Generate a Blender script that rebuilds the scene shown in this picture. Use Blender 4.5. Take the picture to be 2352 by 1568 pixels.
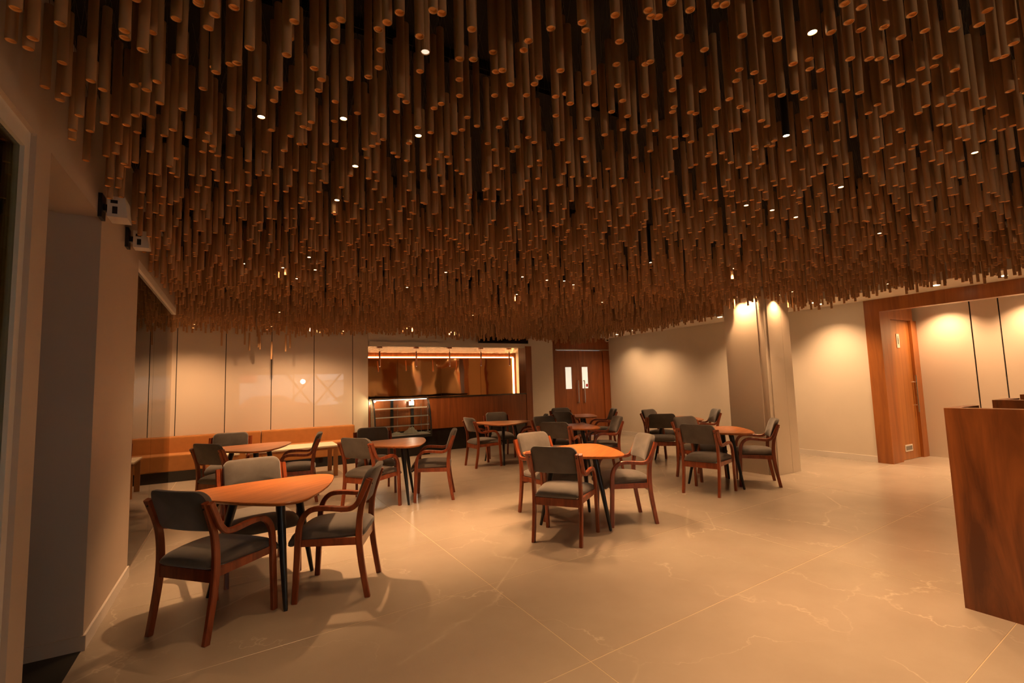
import bpy, bmesh, math, random
from mathutils import Vector, Matrix
R = math.radians
PI = math.pi
for o in list(bpy.data.objects):
    bpy.data.objects.remove(o)
scene = bpy.context.scene
COL = scene.collection
random.seed(7)

# ------------------------------------------------------------------ camera
W, H, FPX, CAMH = 2352, 1568, 1108.0, 1.48
_yaw, _pit, _rol = R(29.636), R(5.028), R(-1.755)
CF = Vector((math.sin(_yaw)*math.cos(_pit), math.cos(_yaw)*math.cos(_pit), math.sin(_pit)))
_r0 = Vector((math.cos(_yaw), -math.sin(_yaw), 0))
_u0 = _r0.cross(CF)
CR = _r0*math.cos(_rol) + _u0*math.sin(_rol)
CU = -_r0*math.sin(_rol) + _u0*math.cos(_rol)
CO = Vector((0, 0, CAMH))
cd = bpy.data.cameras.new('camera')
cd.sensor_width = 36.0
cd.lens = FPX/W*36.0
cd.clip_start = 0.05
cam = bpy.data.objects.new('camera', cd)
COL.objects.link(cam)
m = Matrix((CR, CU, -CF)).transposed().to_4x4()
m.translation = CO
cam.matrix_world = m
scene.camera = cam

def ray(px, py):
    return CR*((px-W/2)/FPX) - CU*((py-H/2)/FPX) + CF
def onz(px, py, z=0.0):
    v = ray(px, py)
    return CO + v*((z-CAMH)/v.z)
def ony(px, py, Y):
    v = ray(px, py)
    return CO + v*(Y/v.y)
def proj(p):
    q = Vector(p)-CO
    d = q.dot(CF)
    if d < 0.05:
        return (-9e9, -9e9, d)
    return (W/2+FPX*q.dot(CR)/d, H/2-FPX*q.dot(CU)/d, d)

# ------------------------------------------------------------------ world, exposure
world = bpy.data.worlds.new('world')
scene.world = world
world.use_nodes = True
bg = world.node_tree.nodes['Background']
bg.inputs['Color'].default_value = (0.80, 0.90, 1.0, 1)
bg.inputs['Strength'].default_value = 1.5
vs = scene.view_settings
vs.view_transform = 'Standard'
vs.look = 'None'
vs.exposure = 0.0
vs.gamma = 1.0
vs.use_curve_mapping = False
sd = bpy.data.lights.new('sun', 'SUN')
sd.energy = 32.0
sd.angle = R(0.6)
sd.color = (1.0, 0.95, 0.88)
sun = bpy.data.objects.new('sun', sd)
sun.rotation_euler = Vector((0.25, -0.75, -0.62)).to_track_quat('-Z', 'Y').to_euler()
sun.location = (3, 6, 12)
COL.objects.link(sun)
WARM = (1.0, 0.53, 0.245)
SPOT_W = 68.0

# ------------------------------------------------------------------ materials
def newmat(name):
    mt = bpy.data.materials.new(name)
    mt.use_nodes = True
    nt = mt.node_tree
    return mt, nt, nt.nodes['Principled BSDF']
def setp(b, **kw):
    names = {'color': 'Base Color', 'rough': 'Roughness', 'metal': 'Metallic', 'coat': 'Coat Weight', 'coatr': 'Coat Roughness',
             'spec': 'Specular IOR Level', 'sheen': 'Sheen Weight', 'emit': 'Emission Strength', 'emitc': 'Emission Color', 'ior': 'IOR'}
    for k, v in kw.items():
        if k in ('color', 'emitc'):
            v = (*v, 1)
        b.inputs[names[k]].default_value = v
def plain(name, color, rough=0.5, **kw):
    mt, nt, b = newmat(name)
    setp(b, color=color, rough=rough, **kw)
    return mt
def node(nt, t, **kw):
    n = nt.nodes.new(t)
    for k, v in kw.items():
        setattr(n, k, v)
    return n
def ramp(nt, src, stops):
    r = node(nt, 'ShaderNodeValToRGB')
    el = r.color_ramp.elements
    while len(el) < len(stops):
        el.new(0.5)
    for e, (p, c) in zip(el, stops):
        e.position = p
        e.color = (*c, 1)
    nt.links.new(src, r.inputs[0])
    return r.outputs[0]
def coords(nt, scale, world_space=False):
    mp = node(nt, 'ShaderNodeMapping')
    mp.inputs['Scale'].default_value = scale
    if world_space:
        g = node(nt, 'ShaderNodeNewGeometry')
        nt.links.new(g.outputs['Position'], mp.inputs[0])
    else:
        tc = node(nt, 'ShaderNodeTexCoord')
        nt.links.new(tc.outputs['Object'], mp.inputs[0])
    return mp.outputs[0]
def noise(nt, vec, scale, detail=4, rough=0.55, dist=0.0):
    n = node(nt, 'ShaderNodeTexNoise')
    n.inputs['Scale'].default_value = scale
    n.inputs['Detail'].default_value = detail
    n.inputs['Roughness'].default_value = rough
    n.inputs['Distortion'].default_value = dist
    nt.links.new(vec, n.inputs['Vector'])
    return n.outputs[0]
def bump(nt, b, src, strength=0.1, dist=0.01):
    bp = node(nt, 'ShaderNodeBump')
    bp.inputs['Strength'].default_value = strength
    bp.inputs['Distance'].default_value = dist
    nt.links.new(src, bp.inputs['Height'])
    nt.links.new(bp.outputs[0], b.inputs['Normal'])
def wood(name, dark, light, scale, rough=0.35, coat=0.25, world_space=False, figure=2.0):
    mt, nt, b = newmat(name)
    v = coords(nt, scale, world_space)
    n = noise(nt, v, figure, 6, 0.6, 0.8)
    mid = tuple((a+c)/2 for a, c in zip(dark, light))
    nt.links.new(ramp(nt, n, [(0.36, dark), (0.5, mid), (0.64, light)]), b.inputs['Base Color'])
    setp(b, rough=rough, coat=coat, coatr=0.2)
    bump(nt, b, n, 0.04, 0.002)
    return mt
def mottled(name, c1, c2, scale=3.0, rough=0.6, **kw):
    mt, nt, b = newmat(name)
    n = noise(nt, coords(nt, (1, 1, 1), True), scale, 3)
    nt.links.new(ramp(nt, n, [(0.3, c1), (0.7, c2)]), b.inputs['Base Color'])
    setp(b, rough=rough, **kw)
    return mt
def emissive(name, color, strength):
    mt, nt, b = newmat(name)
    setp(b, color=(0.8, 0.8, 0.8), emitc=color, emit=strength)
    return mt
def sheet_glass(name, tint, rough=0.0, ior=1.5):
    mt = bpy.data.materials.new(name)
    mt.use_nodes = True
    nt = mt.node_tree
    nt.nodes.clear()
    out = node(nt, 'ShaderNodeOutputMaterial')
    mx = node(nt, 'ShaderNodeMixShader')
    tr = node(nt, 'ShaderNodeBsdfTransparent')
    gl = node(nt, 'ShaderNodeBsdfGlossy')
    fr = node(nt, 'ShaderNodeFresnel')
    fr.inputs[0].default_value = ior
    tr.inputs[0].default_value = (*tint, 1)
    gl.inputs['Roughness'].default_value = rough
    nt.links.new(fr.outputs[0], mx.inputs[0])
    nt.links.new(tr.outputs[0], mx.inputs[1])
    nt.links.new(gl.outputs[0], mx.inputs[2])
    nt.links.new(mx.outputs[0], out.inputs[0])
    return mt

M = {}
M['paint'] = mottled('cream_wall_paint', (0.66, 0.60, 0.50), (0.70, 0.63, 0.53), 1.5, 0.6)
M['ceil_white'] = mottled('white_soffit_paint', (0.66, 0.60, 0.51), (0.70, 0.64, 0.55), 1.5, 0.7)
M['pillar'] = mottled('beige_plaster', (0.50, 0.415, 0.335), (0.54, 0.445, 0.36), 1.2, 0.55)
M['void'] = plain('black_ceiling_void', (0.012, 0.011, 0.010), 0.9)
M['blackgap'] = plain('dark_shadow_gap', (0.02, 0.014, 0.01), 0.6)
mt, nt, b = newmat('glossy_white_panel')
setp(b, color=(0.60, 0.52, 0.43), rough=0.20, coat=1.0, coatr=0.012)
b.inputs['Coat IOR'].default_value = 1.65
M['panel'] = mt
mt, nt, b = newmat('column_gloss_laminate')
setp(b, color=(0.60, 0.53, 0.43), rough=0.35, coat=0.6, coatr=0.06)
M['column'] = mt
# stone floor
def floor_mat():
    mt, nt, b = newmat('beige_stone_tile')
    v = coords(nt, (1, 1, 1), True)
    n1 = noise(nt, v, 1.1, 6, 0.6, 0.0)
    bmix = node(nt, 'ShaderNodeMix', data_type='RGBA')
    nt.links.new(n1, bmix.inputs[0])
    bmix.inputs[6].default_value = (0.275, 0.226, 0.175, 1)
    bmix.inputs[7].default_value = (0.435, 0.378, 0.308, 1)
    base = bmix.outputs[2]
    # veins
    dn = noise(nt, v, 1.6, 5, 0.6)
    mixv = node(nt, 'ShaderNodeVectorMath', operation='MULTIPLY_ADD')
    nt.links.new(dn, mixv.inputs[0])
    mixv.inputs[1].default_value = (0.9, 0.9, 0.0)
    nt.links.new(v, mixv.inputs[2])
    vo = node(nt, 'ShaderNodeTexVoronoi', feature='DISTANCE_TO_EDGE')
    vo.inputs['Scale'].default_value = 0.75
    nt.links.new(mixv.outputs[0], vo.inputs['Vector'])
    vm = ramp(nt, vo.outputs['Distance'], [(0.0, (1, 1, 1)), (0.003, (0.45, 0.45, 0.45)), (0.010, (0, 0, 0))])
    brk = noise(nt, v, 2.3, 3)
    bk = ramp(nt, brk, [(0.40, (0, 0, 0)), (0.72, (0.7, 0.7, 0.7))])
    mul = node(nt, 'ShaderNodeMix', data_type='RGBA', blend_type='MULTIPLY')
    mul.inputs[0].default_value = 1
    nt.links.new(vm, mul.inputs[6]); nt.links.new(bk, mul.inputs[7])
    mx = node(nt, 'ShaderNodeMix', data_type='RGBA')
    nt.links.new(mul.outputs[2], mx.inputs[0])
    nt.links.new(base, mx.inputs[6])
    mx.inputs[7].default_value = (0.60, 0.52, 0.40, 1)
    nt.links.new(mx.outputs[2], b.inputs['Base Color'])
    setp(b, rough=0.26)
    setp(b, spec=0.5)
    return mt
M['tile'] = floor_mat()
M['grout'] = plain('tan_grout', (0.53, 0.42, 0.27), 0.8)
M['darkfloor'] = plain('black_threshold_stone', (0.012, 0.010, 0.008), 0.5)
M['chairwood'] = wood('cherry_chair_wood', (0.165, 0.031, 0.008), (0.31, 0.068, 0.018), (6, 6, 1.2), 0.32, 0.35, figure=3)
M['tabletop'] = wood('teak_table_veneer', (0.36, 0.112, 0.024), (0.52, 0.178, 0.042), (1.3, 14, 1), 0.36, 0.08, figure=1.6)
M['panelwood'] = wood('teak_wall_veneer', (0.24, 0.074, 0.012), (0.36, 0.118, 0.021), (5, 5, 0.35), 0.38, 0.2, True, 1.8)
M['doorwood'] = wood('teak_door_veneer', (0.29, 0.103, 0.020), (0.40, 0.152, 0.032), (7, 7, 0.25), 0.38, 0.2, True, 1.6)
M['counterwood'] = wood('dark_teak_veneer', (0.19, 0.050, 0.010), (0.28, 0.078, 0.016), (8, 8, 0.5), 0.36, 0.2, True, 1.8)
M['boothwood'] = wood('walnut_booth_veneer', (0.085, 0.024, 0.006), (0.26, 0.080, 0.018), (4.2, 4.2, 0.55), 0.36, 0.2, True, 1.6)
M['tablewood'] = wood('oak_leg_wood', (0.28, 0.115, 0.035), (0.38, 0.165, 0.05), (4, 4, 0.6), 0.45, 0.1, figure=2)
def fabric(name, c1, c2, rough=0.9, sheen=0.4):
    mt, nt, b = newmat(name)
    v = coords(nt, (1, 1, 1))
    n = noise(nt, v, 9, 4)
    f = noise(nt, v, 320, 2)
    nt.links.new(ramp(nt, n, [(0.3, c1), (0.7, c2)]), b.inputs['Base Color'])
    setp(b, rough=rough, sheen=sheen)
    bump(nt, b, f, 0.25, 0.002)
    return mt
M['greyfab'] = fabric('grey_velvet', (0.088, 0.077, 0.065), (0.120, 0.106, 0.091))
M['orangefab'] = fabric('orange_upholstery', (0.36, 0.145, 0.030), (0.42, 0.172, 0.038), 0.75, 0.1)
M['blackmetal'] = plain('black_metal', (0.012, 0.013, 0.014), 0.35)
M['blackgloss'] = plain('black_gloss_plinth', (0.010, 0.008, 0.007), 0.12)
M['blackrubber'] = plain('black_rubber', (0.01, 0.01, 0.01), 0.7)
M['steel'] = plain('brushed_steel', (0.62, 0.58, 0.53), 0.25, metal=1.0)
M['copper'] = plain('copper_pendant', (0.72, 0.36, 0.22), 0.38, metal=1.0)
M['whiteplastic'] = plain('white_plastic', (0.70, 0.66, 0.60), 0.45)
M['whitetop'] = plain('white_table_laminate', (0.74, 0.66, 0.52), 0.3)
M['cloth'] = mottled('white_cloth', (0.70, 0.60, 0.48), (0.80, 0.70, 0.57), 12, 0.9)
M['red'] = plain('red_print', (0.55, 0.03, 0.03), 0.5)
M['ink'] = plain('dark_print', (0.03, 0.025, 0.02), 0.5)
M['wire'] = plain('grey_hanging_wire', (0.16, 0.12, 0.08), 0.5)
# cardboard
def card(name, c1, c2):
    mt, nt, b = newmat(name)
    v = coords(nt, (1, 1, 1), True)
    vo = node(nt, 'ShaderNodeTexNoise')
    vo.inputs['Scale'].default_value = 5.5
    vo.inputs['Detail'].default_value = 2
    mp = coords(nt, (1, 1, 0.12), True)
    nt.links.new(mp, vo.inputs['Vector'])
    nt.links.new(ramp(nt, vo.outputs[0], [(0.3, c1), (0.7, c2)]), b.inputs['Base Color'])
    setp(b, rough=0.65, spec=0.3)
    return mt
M['card'] = card('kraft_cardboard', (0.37, 0.215, 0.104), (0.50, 0.300, 0.148))
M['cardlit'] = card('kraft_lit_end', (0.84, 0.42, 0.12), (0.90, 0.47, 0.15))  # tube ends: light bounced off the floor is put into this brighter orange
M['lamp'] = emissive('warm_lamp_lens', (1.0, 0.72, 0.42), 22.0)
M['lampdim'] = emissive('dim_lamp_lens', (1.0, 0.85, 0.65), 0.9)
M['strip'] = emissive('warm_led_strip', (1.0, 0.52, 0.21), 15.0)
M['caselamp'] = emissive('case_lamp', (1.0, 0.82, 0.58), 18.0)
M['casebar'] = emissive('case_light_bar', (1.0, 0.84, 0.62), 7.0)
M['globe'] = emissive('globe_lamp', (1.0, 0.80, 0.55), 70.0)
M['kitchenglow'] = plain('pale_door_glass', (0.8, 0.8, 0.7), 0.2)
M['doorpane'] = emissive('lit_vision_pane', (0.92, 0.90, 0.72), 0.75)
M['glass'] = sheet_glass('clear_sheet_glass', (0.93, 0.93, 0.90))
M['casglass'] = sheet_glass('case_glass', (0.90, 0.90, 0.86))
M['bronzeglass'] = sheet_glass('faint_bronze_glass', (0.80, 0.73, 0.60))
M['windowglass'] = sheet_glass('window_glass', (0.52, 0.54, 0.54))
M['greenglass'] = sheet_glass('green_edge_glass', (0.62, 0.70, 0.52))
# wavy copper mirror
mt, nt, b = newmat('wavy_copper_mirror')
setp(b, color=(0.95, 0.60, 0.30), rough=0.05, metal=1.0)
v = coords(nt, (1, 1, 1), True)
bump(nt, b, noise(nt, v, 1.6, 1, 0.4, 0.2), 0.16, 0.05)
M['coppermirror'] = mt
mt, nt, b = newmat('rippled_metal_ceiling')
v = coords(nt, (1, 1.4, 1), True)
w = node(nt, 'ShaderNodeTexVoronoi')
w.inputs['Scale'].default_value = 9
nt.links.new(v, w.inputs['Vector'])
setp(b, color=(0.55, 0.42, 0.30), rough=0.20, metal=1.0)
bump(nt, b, w.outputs['Distance'], 0.9, 0.05)
M['ripple'] = mt
M['leaf'] = mottled('street_greenery', (0.10, 0.16, 0.03), (0.32, 0.36, 0.06), 6, 0.8)
M['asphalt'] = mottled('street_asphalt', (0.16, 0.16, 0.16), (0.22, 0.22, 0.22), 4, 0.9)
M['carwhite'] = plain('white_car_paint', (0.75, 0.76, 0.78), 0.25)
M['carred'] = plain('red_car_paint', (0.45, 0.05, 0.04), 0.25)
M['carglass'] = plain('dark_car_glass', (0.03, 0.035, 0.04), 0.1)
M['shopwhite'] = plain('pale_shop_front', (0.40, 0.40, 0.40), 0.7)
M['tyre'] = plain('tyre_rubber', (0.02, 0.02, 0.02), 0.8)

# ------------------------------------------------------------------ mesh helpers
def link(o, parent=None):
    COL.objects.link(o)
    if parent is not None:
        o.parent = parent
    return o
def obj(name, bm, mat, parent=None, loc=None, smooth=False):
    me = bpy.data.meshes.new(name)
    bmesh.ops.recalc_face_normals(bm, faces=bm.faces[:])
    bm.to_mesh(me)
    bm.free()
    if isinstance(mat, (list, tuple)):
        for q in mat:
            me.materials.append(q)
    else:
        me.materials.append(mat)
    if smooth:
        for p in me.polygons:
            p.use_smooth = True
        try:
            me.set_sharp_from_angle(angle=R(40))
        except Exception:
            pass
    o = bpy.data.objects.new(name, me)
    if loc is not None:
        o.location = loc
    return link(o, parent)
def tag(o, label=None, cat=None, group=None, kind=None):
    if label: o['label'] = label
    if cat: o['category'] = cat
    if group: o['group'] = group
    if kind: o['kind'] = kind
    return o
def thing(name, label, cat, loc=(0, 0, 0), rz=0.0, group=None):
    o = bpy.data.objects.new(name, None)
    o.empty_display_size = 0.1
    o.location = loc
    o.rotation_euler = (0, 0, rz)
    link(o)
    return tag(o, label, cat, group)
def box(bm, x0, x1, y0, y1, z0, z1, bevel=0.0):
    r = bmesh.ops.create_cube(bm, size=1.0)
    vs_ = r['verts']
    for v in vs_:
        v.co = Vector(((x0+x1)/2+v.co.x*(x1-x0), (y0+y1)/2+v.co.y*(y1-y0), (z0+z1)/2+v.co.z*(z1-z0)))
    if bevel > 0:
        es = list({e for v in vs_ for e in v.link_edges})
        bmesh.ops.bevel(bm, geom=es, offset=bevel, segments=2, profile=0.6, affect='EDGES')
    return bm
def bx(*a, bevel=0.0):
    return box(bmesh.new(), *a, bevel=bevel)
def boxobj(name, dims, mat, parent=None, bevel=0.0):
    return obj(name, bx(*dims, bevel=bevel), mat, parent)
def struct(name, dims, mat):
    return tag(boxobj(name, dims, mat), kind='structure')
def ring_loft(bm, rings, cap=True, closed=True):
    vr = [[bm.verts.new(p) for p in ring] for ring in rings]
    n = len(vr[0])
    for a, c in zip(vr[:-1], vr[1:]):
        for i in range(n if closed else n-1):
            j = (i+1) % n
            bm.faces.new((a[i], a[j], c[j], c[i]))
    if cap:
        bm.faces.new(list(reversed(vr[0])))
        bm.faces.new(vr[-1])
    return bm
def lathe(bm, prof, n=20, center=(0, 0)):
    rings = [[(center[0]+r*math.cos(2*PI*i/n), center[1]+r*math.sin(2*PI*i/n), z) for i in range(n)] for r, z in prof]
    return ring_loft(bm, rings)
def sweep_yz(bm, path, x0, x1, th, bev=0.005):
    """bent slat: path of (y,z), section x0..x1 wide and th thick in the plane"""
    P = [Vector((0, y, z)) for y, z in path]
    rings = []
    for i, p in enumerate(P):
        t = (P[min(i+1, len(P)-1)]-P[max(i-1, 0)]).normalized()
        nrm = Vector((0, -t.z, t.y))
        h = th(i/(len(P)-1))/2 if callable(th) else th/2
        b_ = bev
        sec = [(x0+b_, -h), (x1-b_, -h), (x1, -h+b_), (x1, h-b_), (x1-b_, h), (x0+b_, h), (x0, h-b_), (x0, -h+b_)]
        rings.append([(xx, p.y+nrm.y*s, p.z+nrm.z*s) for xx, s in sec])
    return ring_loft(bm, rings)
def tube_path(bm, pts, r, n=8):
    P = [Vector(p) for p in pts]
    rings = []
    up = Vector((0.3, 0.2, 1)).normalized()
    for i, p in enumerate(P):
        t = (P[min(i+1, len(P)-1)]-P[max(i-1, 0)]).normalized()
        a = t.cross(up)
        if a.length < 1e-3:
            a = t.cross(Vector((1, 0, 0)))
        a.normalize()
        c = t.cross(a)
        rr = r[i] if isinstance(r, (list, tuple)) else r
        rings.append([p+a*(rr*math.cos(2*PI*k/n))+c*(rr*math.sin(2*PI*k/n)) for k in range(n)])
    return ring_loft(bm, rings)
def smooth_path(pts, n=6):
    """Catmull-Rom through the points"""
    out = []
    P = [Vector(p) for p in pts]
    for i in range(len(P)-1):
        p0, p1, p2, p3 = P[max(i-1, 0)], P[i], P[i+1], P[min(i+2, len(P)-1)]
        for k in range(n):
            t = k/n
            out.append(0.5*((2*p1)+(p2-p0)*t+(2*p0-5*p1+4*p2-p3)*t*t+(3*p1-p0-3*p2+p3)*t*t*t))
    out.append(P[-1])
    return out
def kids(o):
    return [c for c in bpy.data.objects if c.parent == o]
def copy_tree(o, parent=None):
    c = o.copy()
    COL.objects.link(c)
    c.parent = parent
    for ch in kids(o):
        copy_tree(ch, c)
    return c

# ------------------------------------------------------------------ room shell
# main numbers (metres): left wall x=-0.77, right wall x=9.25, back wall y=10.66, soffit 2.70, dark ceiling 3.30
fl = struct('floor', (-3.4, 10.8, -3.2, 13.1, -0.06, -0.0012), M['grout'])
TW, TD, SL = 2.537, 1.193, 0.070
def tile_mesh():
    bm = bmesh.new()
    g, b_ = 0.0022, 0.001
    def ring(i, z):
        x0, x1, y0, y1 = g+i, TW-g-i, g+i, TD-g-i
        return [(x0, y0+x0*SL, z), (x1, y0+x1*SL, z), (x1, y1+x1*SL, z), (x0, y1+x0*SL, z)]
    ring_loft(bm, [ring(0, -0.010), ring(0, -b_), ring(b_, 0.0)])
    return bm
t0 = None
for i in range(-2, 4):
    for j in range(-4, 11):
        x = 1.655+i*TW
        y = 2.169+j*TD+i*TW*SL
        if x > 10.7 or x+TW < -3.3 or y > 12.9 or y+TD < -3.1:
            continue
        if t0 is None:
            t0 = obj('floor_tile', tile_mesh(), M['tile'], fl, (x, y, 0))
        else:
            c = t0.copy()
            link(c, fl)
            c.location = (x, y, 0)
struct('ceiling', (-3.4, 10.8, -3.2, 13.1, 3.30, 3.40), M['void'])
# left side, from the camera to the back
XL = -0.77
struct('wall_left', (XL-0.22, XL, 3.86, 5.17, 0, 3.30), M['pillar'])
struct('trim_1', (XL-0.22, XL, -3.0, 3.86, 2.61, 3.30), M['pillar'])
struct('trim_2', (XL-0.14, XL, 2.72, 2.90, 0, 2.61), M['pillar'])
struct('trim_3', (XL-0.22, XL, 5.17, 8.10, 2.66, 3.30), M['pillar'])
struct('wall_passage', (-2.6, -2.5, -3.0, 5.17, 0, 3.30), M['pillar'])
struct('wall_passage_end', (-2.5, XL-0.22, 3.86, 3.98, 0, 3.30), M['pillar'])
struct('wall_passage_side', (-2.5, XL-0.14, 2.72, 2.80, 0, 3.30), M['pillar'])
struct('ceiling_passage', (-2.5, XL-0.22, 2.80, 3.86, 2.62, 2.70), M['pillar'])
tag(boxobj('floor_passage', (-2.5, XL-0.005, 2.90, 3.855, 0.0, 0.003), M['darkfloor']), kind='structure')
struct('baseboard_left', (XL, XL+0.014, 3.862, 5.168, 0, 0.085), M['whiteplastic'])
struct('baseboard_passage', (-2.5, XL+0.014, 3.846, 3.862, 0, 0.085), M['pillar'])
# window at far left
wn = struct('window_1', (XL-0.14, XL-0.02, 2.665, 2.72, 0, 2.61), M['whiteplastic'])
boxobj('window_frame', (XL-0.14, XL-0.02, -1.5, 2.665, 2.53, 2.61), M['whiteplastic'], wn)
boxobj('window_frame', (XL-0.14, XL-0.02, -1.5, 2.665, 0.0, 0.10), M['whiteplastic'], wn)
boxobj('pane', (XL-0.045, XL-0.035, -1.5, 2.665, 0.10, 2.53), M['greenglass'], wn)
struct('wall_behind_window', (-1.45, -1.40, -3.0, 2.72, 0, 3.30), M['pillar'])
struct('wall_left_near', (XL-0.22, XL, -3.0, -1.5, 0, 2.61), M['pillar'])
# glazed partition and alcove behind it
gl_ = struct('trim_4', (XL-0.10, XL, 5.17, 8.10, 2.585, 2.66), M['whiteplastic'])
gp = thing('glass_partition', 'tall frameless bronze tinted glass screen beside the beige pier', 'glass screen', (XL-0.03, 5.17, 0))
for (a, b_) in ((0.004, 1.23), (1.236, 2.86)):
    boxobj('pane', (-0.006, 0.006, a, b_, 0.004, 2.583), M['bronzeglass'], gp)
boxobj('floor_channel', (-0.012, 0.012, 0.0, 2.86, 0.0, 0.012), M['steel'], gp)
struct('ceiling_alcove', (-3.2, XL-0.22, 5.17, 8.20, 2.62, 2.72), M['ceil_white'])
struct('wall_alcove', (-3.3, -3.2, 5.17, 10.8, 0, 3.30), M['paint'])
struct('wall_alcove_near', (-3.2, XL-0.22, 5.05, 5.17, 0, 3.30), M['paint'])
# back wall
YB = 10.66
bw = struct('wall_back', (-3.3, 2.455, YB+0.012, YB+0.14, 0, 3.30), M['blackgap'])
seams = [-3.2, -2.22, -1.45, -0.98, -0.21, 0.57, 1.355, 2.126, 2.455]
for a, c in zip(seams[:-1], seams[1:]):
    boxobj('wall_panel', (a+0.006, c-0.006, YB-0.004, YB+0.012, 0.0, 3.28), M['panel'], bw, bevel=0.002)
struct('wall_back_lintel', (2.455, 6.44, YB, YB+0.14, 2.405, 3.30), M['paint'])
struct('trim_5', (2.47, 6.42, YB-0.035, YB, 2.405, 2.50), M['paint'])
struct('wall_back_pier', (6.62, 7.31, YB, YB+0.14, 0, 3.30), M['paint'])
struct('trim_6', (6.44, 6.62, YB-0.02, YB+0.34, 0, 2.44), M['counterwood'])
struct('wall_back_upper', (6.44, 6.62, YB, YB+0.14, 2.44, 3.30), M['paint'])
# double door wall
dw = struct('door_1', (7.31, 9.25, YB-0.005, YB+0.14, 2.37, 3.30), M['counterwood'])
boxobj('door_jamb', (7.31, 7.37, YB-0.005, YB+0.14, 0, 2.37), M['counterwood'], dw)
boxobj('door_jamb', (9.02, 9.25, YB-0.005, YB+0.14, 0, 2.37), M['counterwood'], dw)
boxobj('top_track', (7.37, 9.22, YB-0.03, YB-0.005, 2.345, 2.375), M['steel'], dw)
for k, (x0, x1, g0, g1, hx) in enumerate(((7.375, 8.193, 7.71, 7.92, 8.09), (8.199, 9.018, 8.27, 8.48, 8.30))):
    bm = bmesh.new()
    z0, z1 = 1.30, 1.89
    y0, y1 = YB+0.02, YB+0.065
    box(bm, x0, g0, y0, y1, 0.005, 2.345)
    box(bm, g1, x1, y0, y1, 0.005, 2.345)
    box(bm, g0, g1, y0, y1, 0.005, z0)
    box(bm, g0, g1, y0, y1, z1, 2.345)
    lf = obj('door_leaf', bm, M['counterwood'], dw)
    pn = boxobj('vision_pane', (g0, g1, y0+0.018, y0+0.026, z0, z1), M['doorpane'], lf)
    bm = bmesh.new()
    tube_path(bm, smooth_path([(hx, y0, 1.50), (hx, y0-0.05, 1.515), (hx, y0-0.06, 1.47), (hx, y0-0.06, 1.2), (hx, y0-0.06, 0.96), (hx, y0-0.05, 0.915), (hx, y0, 0.93)], 5), 0.014, 8)
    obj('pull_handle', bm, M['steel'], lf, smooth=True)
    if k == 1:
        boxobj('red_sticker', (g1-0.075, g1-0.012, y0+0.010, y0+0.018, 1.34, 1.42), M['red'], lf)
# right side wall, soffit, wooden portal
XR = 9.25
struct('wall_right', (XR, XR+0.12, 4.11, 10.8, 0, 3.30), M['paint'])
struct('baseboard_right', (XR-0.014, XR, 4.11, YB, 0, 0.10), M['whiteplastic'])
bm = bmesh.new()
box(bm, 8.25, 10.6, -3.0, 10.65, 2.70, 2.78)
box(bm, 8.25, 8.33, -3.0, 10.65, 2.78, 3.30)
tag(obj('ceiling_soffit', bm, M['ceil_white']), kind='structure')
pt = struct('trim_7', (XR-0.02, XR+0.14, 3.89, 4.11, 0, 2.70), M['panelwood'])
boxobj('header_beam', (XR-0.02, XR+0.14, -1.0, 3.89, 2.49, 2.70), M['panelwood'], pt)
struct('wall_right_near', (XR, XR+0.12, -3.0, -1.0, 0, 2.70), M['paint'])
# restroom door at the portal's return
dr = struct('door_2', (9.39, 9.61, 3.90, 4.02, 0, 2.60), M['panelwood'])
boxobj('door_header', (9.61, 10.44, 3.90, 4.02, 2.38, 2.60), M['panelwood'], dr)
boxobj('door_jamb', (10.36, 10.57, 3.90, 4.02, 0, 2.38), M['panelwood'], dr)
leaf = boxobj('door_leaf', (9.612, 10.358, 3.945, 3.985, 0.006, 2.376), M['doorwood'], dr)
boxobj('sign_plate', (9.87, 9.97, 3.938, 3.945, 1.90, 2.14), M['whiteplastic'], leaf)
bm = bmesh.new()
lathe(bm, [(0.001, -0.003), (0.012, -0.003), (0.012, 0.0), (0.001, 0.0)], 12)
for v in bm.verts:
    v.co = Vector((9.92+v.co.x, 3.937+v.co.z*0.3, 2.085+v.co.y))
box(bm, 9.906, 9.934, 3.9365, 3.9375, 2.015, 2.068)
box(bm, 9.908, 9.918, 3.9365, 3.9375, 1.96, 2.015)
box(bm, 9.922, 9.932, 3.9365, 3.9375, 1.96, 2.015)
obj('man_pictogram', bm, M['ink'], leaf)
vg = boxobj('vent_grille', (9.80, 10.06, 3.935, 3.945, 0.14, 0.25), M['whiteplastic'], leaf)
bm = bmesh.new()
for k in range(10):
    box(bm, 9.822+k*0.0225, 9.834+k*0.0225, 3.9335, 3.9355, 0.160, 0.230)
tag(obj('grille_slots', bm, M['ink'], leaf), kind='stuff')
bm = bmesh.new()
tube_path(bm, [(10.30, 3.885, 1.42), (10.30, 3.885, 0.78)], 0.014, 10)
tube_path(bm, [(10.30, 3.945, 1.30), (10.30, 3.885, 1.30)], 0.009, 8)
tube_path(bm, [(10.30, 3.945, 0.90), (10.30, 3.885, 0.90)], 0.009, 8)
obj('pull_handle', bm, M['steel'], leaf, smooth=True)
# corridor wall with narrow shadow gaps
cw = struct('wall_corridor', (10.58, 10.70, -3.0, 4.02, 0, 2.78), M['blackgap'])
for a, c in ((3.16, 4.0), (2.81, 3.15), (1.90, 2.80), (0.9, 1.89), (-0.2, 0.89), (-1.4, -0.21), (-3.0, -1.41)):
    boxobj('wall_panel', (10.566, 10.58, a+0.004, c-0.004, 0.0, 2.70), M['panel'], cw)
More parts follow.
